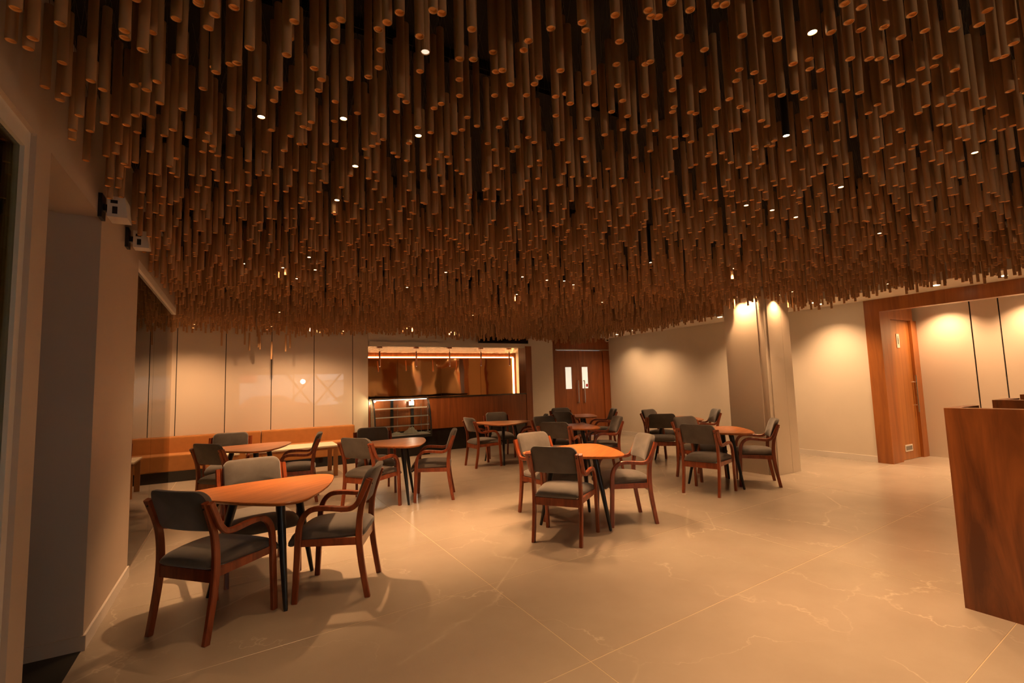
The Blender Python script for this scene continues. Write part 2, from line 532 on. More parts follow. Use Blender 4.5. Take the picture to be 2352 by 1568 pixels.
# closing walls behind door leaves and behind the camera (street side with windows)
struct('wall_corridor_end', (9.37, 10.8, 4.02, 4.12, 0, 3.30), M['paint'])
sf = struct('wall_front', (-3.3, 10.7, -3.12, -3.0, 2.28, 3.30), M['paint'])
struct('wall_front_sill', (-3.3, 10.7, -3.12, -3.0, 0, 0.70), M['paint'])
struct('wall_front_pier', (4.5, 10.7, -3.12, -3.0, 0.70, 2.28), M['paint'])
struct('wall_front_pier_left', (-3.3, 0.0, -3.12, -3.0, 0.70, 2.28), M['paint'])
for k, (a, c) in enumerate(((5.3, 6.3), (7.5, 8.3))):  # unseen wood panels, added for dark red bands in the copper mirrors
    struct('trim_%d' % (8+k), (a, c, -3.0, -2.96, 0, 2.70), M['panelwood'])
fw = struct('window_2', (0.0, 4.5, -3.10, -3.02, 0.70, 0.76), M['blackmetal'])
boxobj('window_frame', (0.0, 4.5, -3.10, -3.02, 2.22, 2.28), M['blackmetal'], fw)
for x in (0.0, 2.2, 4.44):
    boxobj('mullion', (x, x+0.06, -3.10, -3.02, 0.76, 2.22), M['blackmetal'], fw)
boxobj('pane', (0.06, 2.2, -3.066, -3.06, 0.76, 2.22), M['windowglass'], fw)
boxobj('pane', (2.26, 4.44, -3.066, -3.06, 0.76, 2.22), M['windowglass'], fw)
for (a, c) in ((1.95, 3.05), (3.1, 4.3)):
    for s in (0, 1):
        bm = bmesh.new()
        tube_path(bm, [(a, -2.97, 0.76 if s == 0 else 2.22), (c, -2.97, 2.22 if s == 0 else 0.76)], 0.05, 4)
        obj('cross_brace', bm, M['blackmetal'], fw)
# column
cl = struct('column_1', (6.965, 7.61, 4.465, 5.13, 0, 3.30), M['column'])
boxobj('corner_panel', (6.95, 6.965, 4.56, 5.13, 0, 3.30), M['column'], cl)
boxobj('corner_panel', (7.05, 7.40, 4.45, 4.465, 0, 3.30), M['column'], cl)
boxobj('corner_panel', (7.404, 7.61, 4.45, 4.465, 0, 3.30), M['column'], cl)
boxobj('corner_post', (6.952, 7.00, 4.452, 4.50, 0, 3.30), M['column'], cl)

# ------------------------------------------------------------------ kitchen behind the counter
struct('wall_kitchen_back', (2.2, 7.5, 12.80, 12.95, 0, 3.30), M['counterwood'])
struct('wall_kitchen_left', (2.30, 2.44, YB+0.14, 12.80, 0, 3.30), M['counterwood'])
struct('wall_kitchen_right', (7.40, 7.52, YB+0.14, 12.80, 0, 3.30), M['paint'])
struct('ceiling_kitchen', (2.30, 7.5, YB+0.14, 12.95, 2.405, 2.46), M['ripple'])
xs = [2.44, 3.72, 4.95, 6.18, 7.30]
for k in range(4):
    o = boxobj('mirror_panel', (xs[k]+0.004, xs[k+1]-0.004, 12.785, 12.80, 0.9, 2.255), M['coppermirror'])
    tag(o, ['tall wavy copper mirror panel at the left end of the kitchen wall', 'wavy copper mirror panel left of centre on the kitchen wall',
            'wavy copper mirror panel right of centre on the kitchen wall', 'wavy copper mirror panel at the right end of the kitchen wall'][k], 'mirror', 'copper mirror panels')
o = boxobj('light_strip', (2.45, 7.28, 12.75, 12.775, 2.275, 2.30), M['strip'])
tag(o, 'glowing warm light strip running above the copper mirrors', 'light strip')
o = boxobj('light_strip', (7.27, 7.295, 12.75, 12.775, 1.0, 2.27), M['strip'])  # upright strip added to brighten the kitchen and its right wall
tag(o, 'upright light strip added to brighten the right end of the copper mirrors', 'light strip')
for k, px in enumerate((2.79, 3.65, 4.49, 5.34, 6.16)):
    nm = ['first', 'second', 'third', 'fourth', 'fifth'][k]
    t = thing('pendant_lamp', 'slim copper tube pendant over the counter, %s from the left' % nm, 'lamp', (px, 11.0, 0), 0, 'copper pendants above the counter')
    boxobj('ceiling_plate', (-0.055, 0.055, -0.03, 0.03, 2.385, 2.405), M['copper'], t)
    bm = bmesh.new(); lathe(bm, [(0.004, 2.31), (0.004, 2.386)], 8); obj('stem', bm, M['blackmetal'], t)
    bm = bmesh.new(); lathe(bm, [(0.018, 1.965), (0.019, 1.965), (0.019, 2.31), (0.005, 2.315)], 14); obj('shade', bm, M['copper'], t, smooth=True)
    bm = bmesh.new(); lathe(bm, [(0.001, 1.958), (0.012, 1.958), (0.012, 1.966), (0.001, 1.966)], 10); obj('bulb', bm, M['lampdim'], t)
# counter
ct = thing('service_counter', 'long teak fronted service counter with a thin black top', 'counter', (4.5, YB+0.2, 0))
def cb(name, x0, x1, y0, y1, z0, z1, mat, par=ct, ox=4.5, oy=YB+0.2):
    return boxobj(name, (x0-ox, x1-ox, y0-oy, y1-oy, z0, z1), mat, par)
cb('front_panel', 2.46, 4.20, YB, YB+0.03, 0.51, 1.215, M['counterwood'])
cb('front_panel', 4.203, 6.435, YB, YB+0.03, 0.51, 1.215, M['counterwood'])
cb('plinth', 2.46, 6.435, YB+0.03, YB+0.10, 0, 0.51, M['blackgloss'])
cb('countertop', 2.46, 6.435, YB-0.02, YB+0.62, 1.215, 1.24, M['blackgloss'])
cb('carcass', 2.46, 6.435, YB+0.10, YB+0.58, 0, 1.215, M['blackmetal'])
# black screen over the opening
o = thing('wall_screen', 'wide black screen hung above the counter opening, half hidden by tubes', 'screen', (5.8, 10.58, 2.5))
boxobj('casing', (-0.70, 0.70, 0.0, 0.06, 0.0, 0.42), M['blackmetal'], o, bevel=0.004)
boxobj('display', (-0.685, 0.685, -0.004, 0.0, 0.015, 0.405), M['blackgloss'], o)

# ------------------------------------------------------------------ bakery display case
dc = thing('display_case', 'curved glass bakery display case with glass shelves beside the counter', 'display case', (3.08, 10.42, 0))
x0, x1 = -0.62, 0.62
def prof(k):   # curved front, k 0..1 from deck to top
    a = k*PI/2*0.93
    return (-0.26+0.30*(1-math.cos(a)), 0.50+0.745*math.sin(a)/math.sin(PI/2*0.93))
boxobj('base', (x0, x1, -0.12, 0.20, 0.0, 0.40), M['blackgloss'], dc)
boxobj('deck', (x0, x1, -0.27, 0.21, 0.40, 0.455), M['blackmetal'], dc)
boxobj('tray', (x0+0.03, x1-0.03, -0.25, 0.20, 0.456, 0.475), M['whiteplastic'], dc)
bm = bmesh.new()
N = 14
vr = []
for k in range(N+1):
    y, z = prof(k/N)
    vr.append((bm.verts.new((x0+0.02, y, z-0.02)), bm.verts.new((x1-0.02, y, z-0.02))))
for a, c in zip(vr[:-1], vr[1:]):
    bm.faces.new((a[0], a[1], c[1], c[0]))
obj('curved_glass', bm, M['casglass'], dc, smooth=True)
for s, xx in ((0, x0), (1, x1-0.03)):
    bm = bmesh.new()
    pth = [(-0.26, 0.44)]+[prof(k/N) for k in range(N+1)]
    sweep_yz(bm, pth, xx, xx+0.03, 0.03, 0.003)
    f = obj('side_frame', bm, M['blackmetal'], dc)
    bm = bmesh.new()
    sweep_yz(bm, [(y+0.0, z+0.017) for y, z in pth[1:]], xx+0.008, xx+0.022, 0.004, 0.0005)
    obj('chrome_edge', bm, M['steel'], f)
    bm = bmesh.new()
    vv = [bm.verts.new((xx+0.015, y, z)) for y, z in [(0.20, 0.475)]+[prof(k/N) for k in range(N+1)]+[(0.20, 1.245)]]
    bm.faces.new(vv)
    obj('side_glass', bm, M['greenglass'] if s == 0 else M['casglass'], dc)
boxobj('top_panel', (x0, x1, 0.01, 0.22, 1.225, 1.245), M['steel'], dc)
for z, yf in ((0.66, -0.20), (0.85, -0.15), (1.03, -0.07)):
    sh = boxobj('shelf', (x0+0.04, x1-0.04, yf, 0.18, z, z+0.008), M['casglass'], dc)
    boxobj('shelf_edge', (x0+0.04, x1-0.04, yf-0.008, yf, z-0.010, z+0.014), M['whiteplastic'], sh)
for xx in (-0.16, 0.30):
    boxobj('rear_post', (xx, xx+0.06, 0.18, 0.20, 0.475, 1.225), M['blackmetal'], dc)
for xx in (-0.585, -0.02, 0.52):
    boxobj('shelf_support', (xx, xx+0.012, 0.165, 0.178, 0.475, 1.10), M['steel'], dc)
for xx in (-0.54, 0.29):
    bm = bmesh.new()
    lathe(bm, [(0.001, -0.02), (0.022, -0.015), (0.026, 0.0), (0.016, 0.018), (0.001, 0.022)], 12)
    cl_ = obj('case_lamp', bm, M['caselamp'], dc, (xx, 0.06, 1.195), smooth=True)
    ld = bpy.data.lights.new('light', 'POINT'); ld.energy = 5.0; ld.color = (1.0, 0.78, 0.52); ld.shadow_soft_size = 0.02
    lo = bpy.data.objects.new('light', ld); lo.location = (0, -0.03, -0.045); link(lo, cl_)
boxobj('light_bar', (x0+0.02, x1-0.02, 0.0, 0.012, 1.206, 1.218), M['casebar'], dc)
boxobj('price_card', (0.24, 0.36, 0.150, 0.154, 1.075, 1.165), M['whiteplastic'], dc)
def cloth(cx, cy, z, w, d, h, seed, label):
    rnd = random.Random(seed)
    bm = bmesh.new()
    n = 13
    g = []
    for i in range(n):
        row = []
        for j in range(n):
            u, v = i/(n-1)-0.5, j/(n-1)-0.5
            rr = math.hypot(u, v)*2
            hh = h*max(0, 1-rr)**0.9*(0.55+0.9*rnd.random())+0.004+0.012*rnd.random()
            row.append(bm.verts.new((u*w+rnd.uniform(-.006, .006), v*d+rnd.uniform(-.006, .006), hh)))
        g.append(row)
    for i in range(n-1):
        for j in range(n-1):
            bm.faces.new((g[i][j], g[i+1][j], g[i+1][j+1], g[i][j+1]))
    bmesh.ops.solidify(bm, geom=bm.faces[:], thickness=0.003)
    tag(obj('cloth', bm, M['cloth'], None, (cx, cy, z), smooth=True), label, 'cloth')
cloth(3.30, 10.37, 0.477, 0.34, 0.26, 0.13, 3, 'white cloth heaped to a peak inside the display case')
cloth(2.98, 10.36, 0.477, 0.28, 0.24, 0.04, 5, 'flat crumpled white cloth at the left inside the display case')

# ------------------------------------------------------------------ bench along the back wall
for k, (bx0, bx1) in enumerate(((-3.15, 0.395), (0.405, 2.13))):
    bn = thing('bench', ['long orange upholstered bench running left behind the glass screen', 'orange upholstered bench at the right, nearest the display case'][k], 'bench', ((bx0+bx1)/2, 10.35, 0), 0, 'orange wall benches')
    hw = (bx1-bx0)/2
    boxobj('backrest', (-hw, hw, 0.11, 0.295, 0.40, 0.735), M['orangefab'], bn, bevel=0.025)
    boxobj('seat', (-hw, hw, -0.27, 0.125, 0.18, 0.455), M['orangefab'], bn, bevel=0.02)
    boxobj('plinth', (-hw+0.02, hw-0.02, -0.24, 0.29, 0.0, 0.18), M['blackgloss'], bn)
# low white tables
for k, (a, c) in enumerate(((0.12, 1.54), (-0.30, 0.04), (-2.75, -1.27))):
    lt = thing('low_table', ['low white topped table in front of the right bench', 'low white topped table hidden behind the far left dining set', 'low white topped table seen through the glass screen'][k], 'table', ((a+c)/2, 9.22, 0), 0, 'low white tables at the bench')
    hw = (c-a)/2
    boxobj('tabletop', (-hw, hw, -0.35, 0.35, 0.495, 0.52), M['whitetop'], lt, bevel=0.003)
    boxobj('apron', (-hw+0.02, hw-0.02, -0.33, 0.33, 0.455, 0.495), M['tablewood'], lt)
    for s in (-1, 1):
        for t in (-1, 1):
            xx = s*(hw-0.05)
            boxobj('leg', (xx-0.035, xx+0.035, t*0.31-0.02, t*0.31+0.02, 0, 0.455), M['tablewood'], lt)

# ------------------------------------------------------------------ dining chair
def make_chair():
    root = bpy.data.objects.new('dining_chair', None)
    root.empty_display_size = 0.1
    link(root)
    wd = M['chairwood']
    for s in (-1, 1):
        xo = 0.262*s
        path = [(.245, 0), (.238, .15), (.230, .30), (.224, .44), (.217, .515), (.197, .575), (.160, .618), (.110, .638), (.03, .638), (-.05, .630), (-.115, .626), (-.160, .640), (-.195, .680), (-.222, .735), (-.262, .825)]
        pth = [(p.x, p.y) for p in smooth_path([(y, z, 0) for y, z in path], 3)]
        bm = bmesh.new()
        sweep_yz(bm, pth, xo-0.016, xo+0.016, lambda t: 0.044-0.008*min(1, abs(t-0.2)*3), 0.005)
        f = obj('arm_frame', bm, wd, root, smooth=True)
        boxobj('foot_cap', (xo-0.012, xo+0.012, .231, .259, -0.004+0.004, 0.006), M['blackrubber'], f)
        xi = 0.229*s
        path = [(-.245, 0), (-.222, .13), (-.200, .27), (-.188, .40), (-.190, .52), (-.205, .63), (-.240, .74), (-.272, .828)]
        pth = [(p.x, p.y) for p in smooth_path([(y, z, 0) for y, z in path], 3)]
        bm = bmesh.new()
        sweep_yz(bm, pth, xi-0.016, xi+0.016, lambda t: 0.046-0.008*abs(t-0.45)*2, 0.005)
        f = obj('rear_leg', bm, wd, root, smooth=True)
        boxobj('foot_cap', (xi-0.012, xi+0.012, -.259, -.231, 0, 0.006), M['blackrubber'], f)
        for z in (0.70, 0.79):
            yy = -.222-.02 if z < 0.75 else -.262-.018
            bm = bmesh.new()
            lathe(bm, [(0.001, 0), (0.006, 0), (0.006, 0.004), (0.001, 0.004)], 8)
            for v in bm.verts:
                v.co = Vector((xi+v.co.x, yy-v.co.z, z+v.co.y))
            obj('screw_cap', bm, M['blackrubber'], f)
        # side rail
        bm = bmesh.new()
        ring_loft(bm, [[(s*0.213, -.185, .366), (s*0.238, -.185, .366), (s*0.238, -.185, .415), (s*0.213, -.185, .415)],
                       [(s*0.246, .222, .380), (s*0.262, .222, .380), (s*0.262, .222, .428), (s*0.246, .222, .428)]])
        obj('rail', bm, wd, root)
    boxobj('rail', (-.215, .215, -.203, -.178, .335, .408), wd, root, bevel=0.003)
    boxobj('rail', (-.247, .247, .205, .230, .372, .42), wd, root, bevel=0.003)
    # seat cushion: side outline lofted across the width
    outl = [(-.170, .408), (-.205, .411), (-.219, .422), (-.222, .438), (-.214, .453), (-.195, .464), (-.160, .472), (-.100, .478), (-.020, .481), (.070, .480), (.150, .475),
            (.210, .466), (.255, .452), (.288, .432), (.303, .408), (.304, .385), (.293, .370), (.277, .368), (.262, .380), (.248, .398), (.225, .408), (.030, .407)]
    bm = bmesh.new()
    rings = []
    us = [-1, -.985, -.955, -.90, -.80, -.6, -.3, 0, .3, .6, .8, .90, .955, .985, 1]
    for u in us:
        sc = max(0.30, (1-abs(u)**9)**0.45)
        ring = []
        for y, z in outl:
            v = (y+.222)/.526
            hw = .206+.050*min(1, v*1.15)
            zc = .430 if y < .24 else .430-(y-.24)*0.55
            zz = zc+(z-zc)*sc*(1.32 if z > zc else 1.0)+(0.010*(1-u*u) if z > zc else 0)
            yy = y if sc > 0.99 else 0.03+(y-0.03)*(1-(1-sc)*0.045)
            ring.append((u*hw, yy, zz))
        rings.append(ring)
    ring_loft(bm, rings)
    o_ = obj('seat', bm, M['greyfab'], root, smooth=True)
    for e_ in o_.data.edges:
        e_.use_edge_sharp = False
    # backrest pad
    bm = bmesh.new()
    hw, z0, z1 = .226, .638, .893
    out = []
    def arc(cx, cz, r, a0, a1, n):
        return [(cx+r*math.cos(R(a0+(a1-a0)*k/n)), cz+r*math.sin(R(a0+(a1-a0)*k/n))) for k in range(n+1)]
    def subdiv(p, q, n):
        return [(p[0]+(q[0]-p[0])*k/n, p[1]+(q[1]-p[1])*k/n) for k in range(1, n)]
    rt_, rb_ = 0.062, 0.028
    c1 = arc(hw-rb_, z0+rb_, rb_, -90, 0, 4); c2 = arc(hw-rt_, z1-rt_, rt_, 0, 90, 7)
    c3 = arc(-hw+rt_, z1-rt_, rt_, 90, 180, 7); c4 = arc(-hw+rb_, z0+rb_, rb_, 180, 270, 4)
    out = c1+subdiv(c1[-1], c2[0], 3)+c2+subdiv(c2[-1], c3[0], 8)+c3+subdiv(c3[-1], c4[0], 3)+c4+subdiv(c4[-1], c1[0], 8)
    def place(x, z, off, inset):
        cz = (z0+z1)/2
        x *= (hw-inset)/hw
        z = cz+(z-cz)*((z1-z0)/2-inset)/((z1-z0)/2)
        y = -.205-(z-.66)*0.34-0.030*(1-(x/hw)**2)+off+0.020
        return (x, y, z)
    rings = [[place(x, z, -0.022, 0.012) for x, z in out], [place(x, z, -0.016, 0.002) for x, z in out], [place(x, z, 0.010, 0.0) for x, z in out],
             [place(x, z, 0.026, 0.006) for x, z in out], [place(x, z, 0.034, 0.02) for x, z in out], [place(x, z, 0.040, 0.07) for x, z in out]]
    vr_ = [[bm.verts.new(p) for p in ring] for ring in rings]
    n = len(out)
    for a, c in zip(vr_[:-1], vr_[1:]):
        for i in range(n):
            j = (i+1) % n
            bm.faces.new((a[i], a[j], c[j], c[i]))
    for ring in (vr_[0], vr_[-1]):
        # fan to a strip down the middle so the curved pad stays smooth
        cvec = sum((v.co for v in ring), Vector())/n
        cx_ = bm.verts.new(place(0, (z0+z1)/2, -0.022 if ring is vr_[0] else 0.044, 0.0))
        for i in range(n):
            bm.faces.new((ring[i], ring[(i+1) % n], cx_))
    obj('backrest', bm, M['greyfab'], root, smooth=True)
    return root
# ------------------------------------------------------------------ rounded triangular table
def make_table():
    root = bpy.data.objects.new('dining_table', None)
    root.empty_display_size = 0.1
    link(root)
    rc, dc_ = 0.17, 0.42
    pts = []
    for k in range(3):
        a0 = 2*PI*k/3
        cx, cy = dc_*math.cos(a0), dc_*math.sin(a0)
        A = []
        for q in range(9):
            a = a0+R(-50+100*q/8)
            A.append((cx+rc*math.cos(a), cy+rc*math.sin(a)))
        pts += A
        # bulged side to the next corner
        a1 = 2*PI*(k+1)/3
        p = A[-1]
        nx, ny = dc_*math.cos(a1)+rc*math.cos(a1+R(-50)), dc_*math.sin(a1)+rc*math.sin(a1+R(-50))
        mid = ((p[0]+nx)/2, (p[1]+ny)/2)
        ml = math.hypot(*mid)
        bulge = 0.075
        c = (mid[0]*(1+bulge/ml), mid[1]*(1+bulge/ml))
        for q in range(1, 10):
            t = q/10
            pts.append(((1-t)**2*p[0]+2*t*(1-t)*c[0]+t*t*nx, (1-t)**2*p[1]+2*t*(1-t)*c[1]+t*t*ny))
    def ring(sc, z):
        return [(x*sc, y*sc, z) for x, y in pts]
    bm = bmesh.new()
    ring_loft(bm, [ring(0.93, .722), ring(0.985, .734), ring(1.0, .742), ring(1.0, .747), ring(0.995, .750)])
    obj('tabletop', bm, M['tabletop'], root, smooth=True)
    bm = bmesh.new()
    lathe(bm, [(0.24, .705), (0.26, .710), (0.26, .722)], 24)
    obj('mounting_plate', bm, M['blackmetal'], root, smooth=True)
    for k in range(3):
        a = 2*PI*k/3
        c, s = math.cos(a), math.sin(a)
        bm = bmesh.new()
        tube_path(bm, [(0.425*c, 0.425*s, 0.0), (0.42*c, 0.42*s, 0.012), (0.34*c, 0.34*s, 0.35), (0.25*c, 0.25*s, 0.712)], [0.013, 0.015, 0.024, 0.033], 14)
        obj('leg', bm, M['blackmetal'], root, smooth=True)
    return root

CH = make_chair()
TB = make_table()
SETS = [
 ('front left table', 'beside the beige pier', (0.232, 4.156, 40), [
    (-0.118, 3.846, 43, 'dark backed armchair nearest the camera at the left, beside the beige pier'),
    (0.163, 4.690, -80, 'grey armchair facing the camera behind the front left table'),
    (0.699, 3.966, 156, 'armchair in side view on the right of the front left table')]),
 ('far left table', 'in front of the orange bench', (0.18, 7.42, 38), [
    (-0.107, 6.953, 39, 'dark armchair seen from behind at the table before the orange bench'),
    (-0.10, 8.06, -95, 'armchair facing the camera with its back to the orange bench'),
    (0.73, 7.28, 171, 'armchair in side view right of the table before the orange bench')]),
 ('pale topped table', 'in front of the display case', (1.84, 6.51, 38), [
    (1.450, 6.222, 35, 'armchair seen from behind left of the table before the display case'),
    (1.74, 7.20, -98, 'armchair facing the camera close in front of the display case'),
    (2.334, 6.32, 156.5, 'armchair in side view facing left, in front of the dark counter plinth')]),
 ('counter table', 'beside the teak counter', (4.45, 8.27, 2), [
    (3.95, 8.17, 0, 'armchair facing right at the table nearest the teak counter'),
    (4.72, 8.95, -105, 'armchair with its back against the teak counter'),
    (4.876, 7.888, 150, 'armchair facing left at the counter table, half hidden behind other chairs')]),
 ('front centre table', 'in the middle of the room', (3.177, 4.243, 38), [
    (2.763, 3.940, 36.6, 'armchair seen from behind, nearest the camera in the middle of the room'),
    (3.12, 4.755, -83, 'pale grey armchair facing the camera behind the front centre table'),
    (3.65, 4.05, 157, 'armchair in three quarter view right of the front centre table')]),
 ('middle centre table', 'between two other tables', (4.82, 6.58, 38), [
    (4.34, 6.245, 39, 'dark armchair seen from behind at the middle one of three centre tables'),
    (4.765, 7.05, -87, 'grey armchair facing the camera at the middle one of three centre tables'),
    (5.27, 6.31, 156, 'armchair right of the middle one of the three centre tables')]),
 ('rear centre table', 'in front of the double door', (6.44, 8.56, 30), [
    (5.98, 8.21, 22, 'dark armchair seen from behind at the table before the double door'),
    (6.51, 9.10, -102, 'armchair with its back to the double door'),
    (6.86, 8.22, 152, 'armchair right of the table before the double door')]),
 ('column table', 'beside the big column', (5.894, 4.59, 21), [
    (5.375, 4.374, 17.2, 'armchair seen from behind at the table beside the column'),
    (6.06, 5.05, -92, 'armchair facing the camera behind the column table'),
    (6.32, 4.31, 131.5, 'pale lit armchair standing right against the column')]),
 ('far right table', 'behind the column table', (7.12, 6.42, 28), [
    (6.54, 6.24, 47, 'very dark armchair seen from behind at the far right table'),
    (7.19, 6.88, -78, 'armchair before the right wall at the far right table, its left arm in view'),
    (7.70, 6.30, 145, 'pale lit armchair partly hidden by the column, at the far right table')]),
]
tops = ['orange lit triangular wooden table nearest the camera, beside the beige pier', 'triangular wooden table in front of the orange bench',
        'pale lit triangular wooden table in front of the display case', 'triangular wooden table nearest the teak counter',
        'triangular wooden table nearest the camera in the middle of the room', 'triangular wooden table in the middle of the three centre ones',
        'triangular wooden table in front of the double door', 'triangular wooden table beside the column', 'triangular wooden table at the far right, half hidden by armchairs']
first_c = first_t = True
for (nm, where, (tx, ty, ta), chairs), tl in zip(SETS, tops):
    t = TB if first_t else copy_tree(TB)
    first_t = False
    t.location = (tx, ty, 0)
    t.rotation_euler = (0, 0, R(ta))
    tag(t, tl, 'table', 'triangular dining tables')
    for cx, cy, ca, lab in chairs:
        c = CH if first_c else copy_tree(CH)
        first_c = False
        c.location = (cx, cy, 0)
        c.rotation_euler = (0, 0, R(ca-90))
        tag(c, lab, 'chair', 'wooden armchairs with grey upholstery')

# ------------------------------------------------------------------ booth partitions on the right
for k, (bx0, by) in enumerate(((3.98, 1.37), (5.16, 1.47), (6.30, 1.60))):
    t = thing('booth_partition', ['tall walnut booth partition nearest the camera at the right edge', 'walnut booth partition just behind the nearest one', 'furthest walnut booth partition peeking in at the right edge'][k], 'partition', (bx0, by, 0), 0, 'walnut booth partitions')
    boxobj('side_panel', (0.0, 0.045, -2.2, 0.0, 0, 1.24), M['boothwood'], t)
    boxobj('side_panel', (0.045, 0.085, -2.2, -0.06, 0, 1.24), M['boothwood'], t)
    boxobj('end_panel', (0.045, 0.38, -0.06, 0.0, 0, 1.24), M['boothwood'], t)

# ------------------------------------------------------------------ wall speakers and security camera
for k, (sy, sz, w_) in enumerate(((3.80, 2.585, 0.15), (4.62, 2.615, 0.11))):
    t = thing('wall_speaker', ['boxy white speaker on the left wall, the larger and nearer one', 'boxy white speaker on the left wall, the smaller one further back'][k], 'speaker', (XL, sy, sz), 0, 'speakers on the left wall')
    boxobj('wall_bracket', (0.0, 0.02, -0.05, 0.05, 0.0, 0.15), M['blackmetal'], t)
    boxobj('bracket_arm', (0.02, 0.06, -0.02, 0.02, 0.05, 0.09), M['blackmetal'], t)
    bm = bmesh.new()
    ring_loft(bm, [[(0.05, -w_*0.5, 0.0), (0.15, -w_*0.5, 0.0), (0.15, w_*0.5, 0.0), (0.05, w_*0.5, 0.0)],
                   [(0.05, -w_*0.5, 0.13), (0.135, -w_*0.5, 0.13), (0.135, w_*0.5, 0.13), (0.05, w_*0.5, 0.13)]])
    obj('cabinet', bm, M['whiteplastic'], t)
    boxobj('terminal_plate', (0.075, 0.10, -w_*0.5-0.003, -w_*0.5, 0.02, 0.065), M['blackmetal'], t)
    boxobj('terminal_plate', (0.065, 0.10, -w_*0.5-0.003, -w_*0.5, 0.085, 0.105), M['blackmetal'], t)
t = thing('security_camera', 'small white security camera under the soffit above the double door', 'camera', (9.02, 10.45, 2.70))
bm = bmesh.new(); lathe(bm, [(0.07, -0.025), (0.075, -0.02), (0.075, 0.0)], 18); obj('mount', bm, M['whiteplastic'], t, smooth=True)
bm = bmesh.new(); bmesh.ops.create_uvsphere(bm, u_segments=16, v_segments=10, radius=0.06); obj('housing', bm, M['whiteplastic'], t, (0, 0, -0.065), smooth=True)
bm = bmesh.new(); bmesh.ops.create_uvsphere(bm, u_segments=12, v_segments=8, radius=0.032); obj('lens', bm, M['blackgloss'], t, (-0.015, -0.042, -0.075), smooth=True)

# ------------------------------------------------------------------ hanging tubes and downlights
LAMP_PX = [(600,269),(789,273),(961,312),(816,382),(774,460),(1866,75),(2239,351),(1931.5,430),(1714,472),(1773.6,483),(1828,499),(1683,617),(1024,625.5),(1200,636),(1256,643.6),(1317,654),(1187,676),(1383,694),(1086,724),(1039,759),(563,606),(650,615),(710,591),(724,620),(682,640),(935,660),(941,749.5),(798,751),(642,717),(450,750),(389,749),(619,758.5),(705,762),(2020,536),(1820,670),(1731,676),(1673,687),(2039,652),(2350,538)]
DIM_PX = [(977,120)]
BLACK_PX = [(1806,312),(1494,603),(1296,645.5)]
SOFFIT_PX = [(1871,694),(2149,654),(2319,636),(1453.5,758),(1635,726),(1370,774.5)]
ZT = 2.64
TR, TL = 0.0156, 0.335
def tube_bm(n=14):
    bm = bmesh.new()
    prof_ = [(TR*0.50, 0.0085), (TR*0.66, 0.008), (TR*0.70, 0.006), (TR*0.84, 0.0055), (TR*0.87, 0.0), (TR, 0.0), (TR, TL), (TR*0.2, TL+0.002)]
    rings = [[(r*math.cos(2*PI*i/n), r*math.sin(2*PI*i/n), z) for i in range(n)] for r, z in prof_]
    ring_loft(bm, rings)
    return bm
tb = tube_bm()
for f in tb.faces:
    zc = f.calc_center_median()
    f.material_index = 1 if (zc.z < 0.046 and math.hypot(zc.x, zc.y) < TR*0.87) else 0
TUBE = bpy.data.meshes.new('ceiling_tube')
bmesh.ops.recalc_face_normals(tb, faces=tb.faces[:])
tb.to_mesh(TUBE); tb.free()
TUBE.materials.append(M['card']); TUBE.materials.append(M['cardlit'])
for p in TUBE.polygons:
    p.use_smooth = True
try:
    TUBE.set_sharp_from_angle(angle=R(40))
except Exception:
    pass
wb = bmesh.new()
tube_path(wb, [(0, 0, 0), (0.05, 0.03, 1)], 0.0009, 4)
tube_path(wb, [(0, 0, 0), (-0.06, 0.02, 1)], 0.0009, 4)
WIRE = bpy.data.meshes.new('hanging_wire')
wb.to_mesh(WIRE); wb.free()
WIRE.materials.append(M['wire'])

lamps = [onz(x, y, ZT+0.015) for x, y in LAMP_PX]
# how strongly each lamp burns (the rest are dimmed)
KEY = {(724,620): 6.5, (563,606): 0.8, (1200,636): 3.2, (1317,654): 3.2, (1187,676): 0.4, (1866,75): 1.9, (1931.5,430): 2.2, (1828,499): 1.9, (2239,351): 1.0,
       (961,312): 1.3, (774,460): 0.7, (1714,472): 1.4, (1683,617): 2.4, (2020,536): 2.0, (1820,670): 1.6, (1383,694): 2.4, (1086,724): 2.4, (935,660): 2.8, (642,717): 2.6, (1024,625.5): 2.2, (2350,538): 1.2}
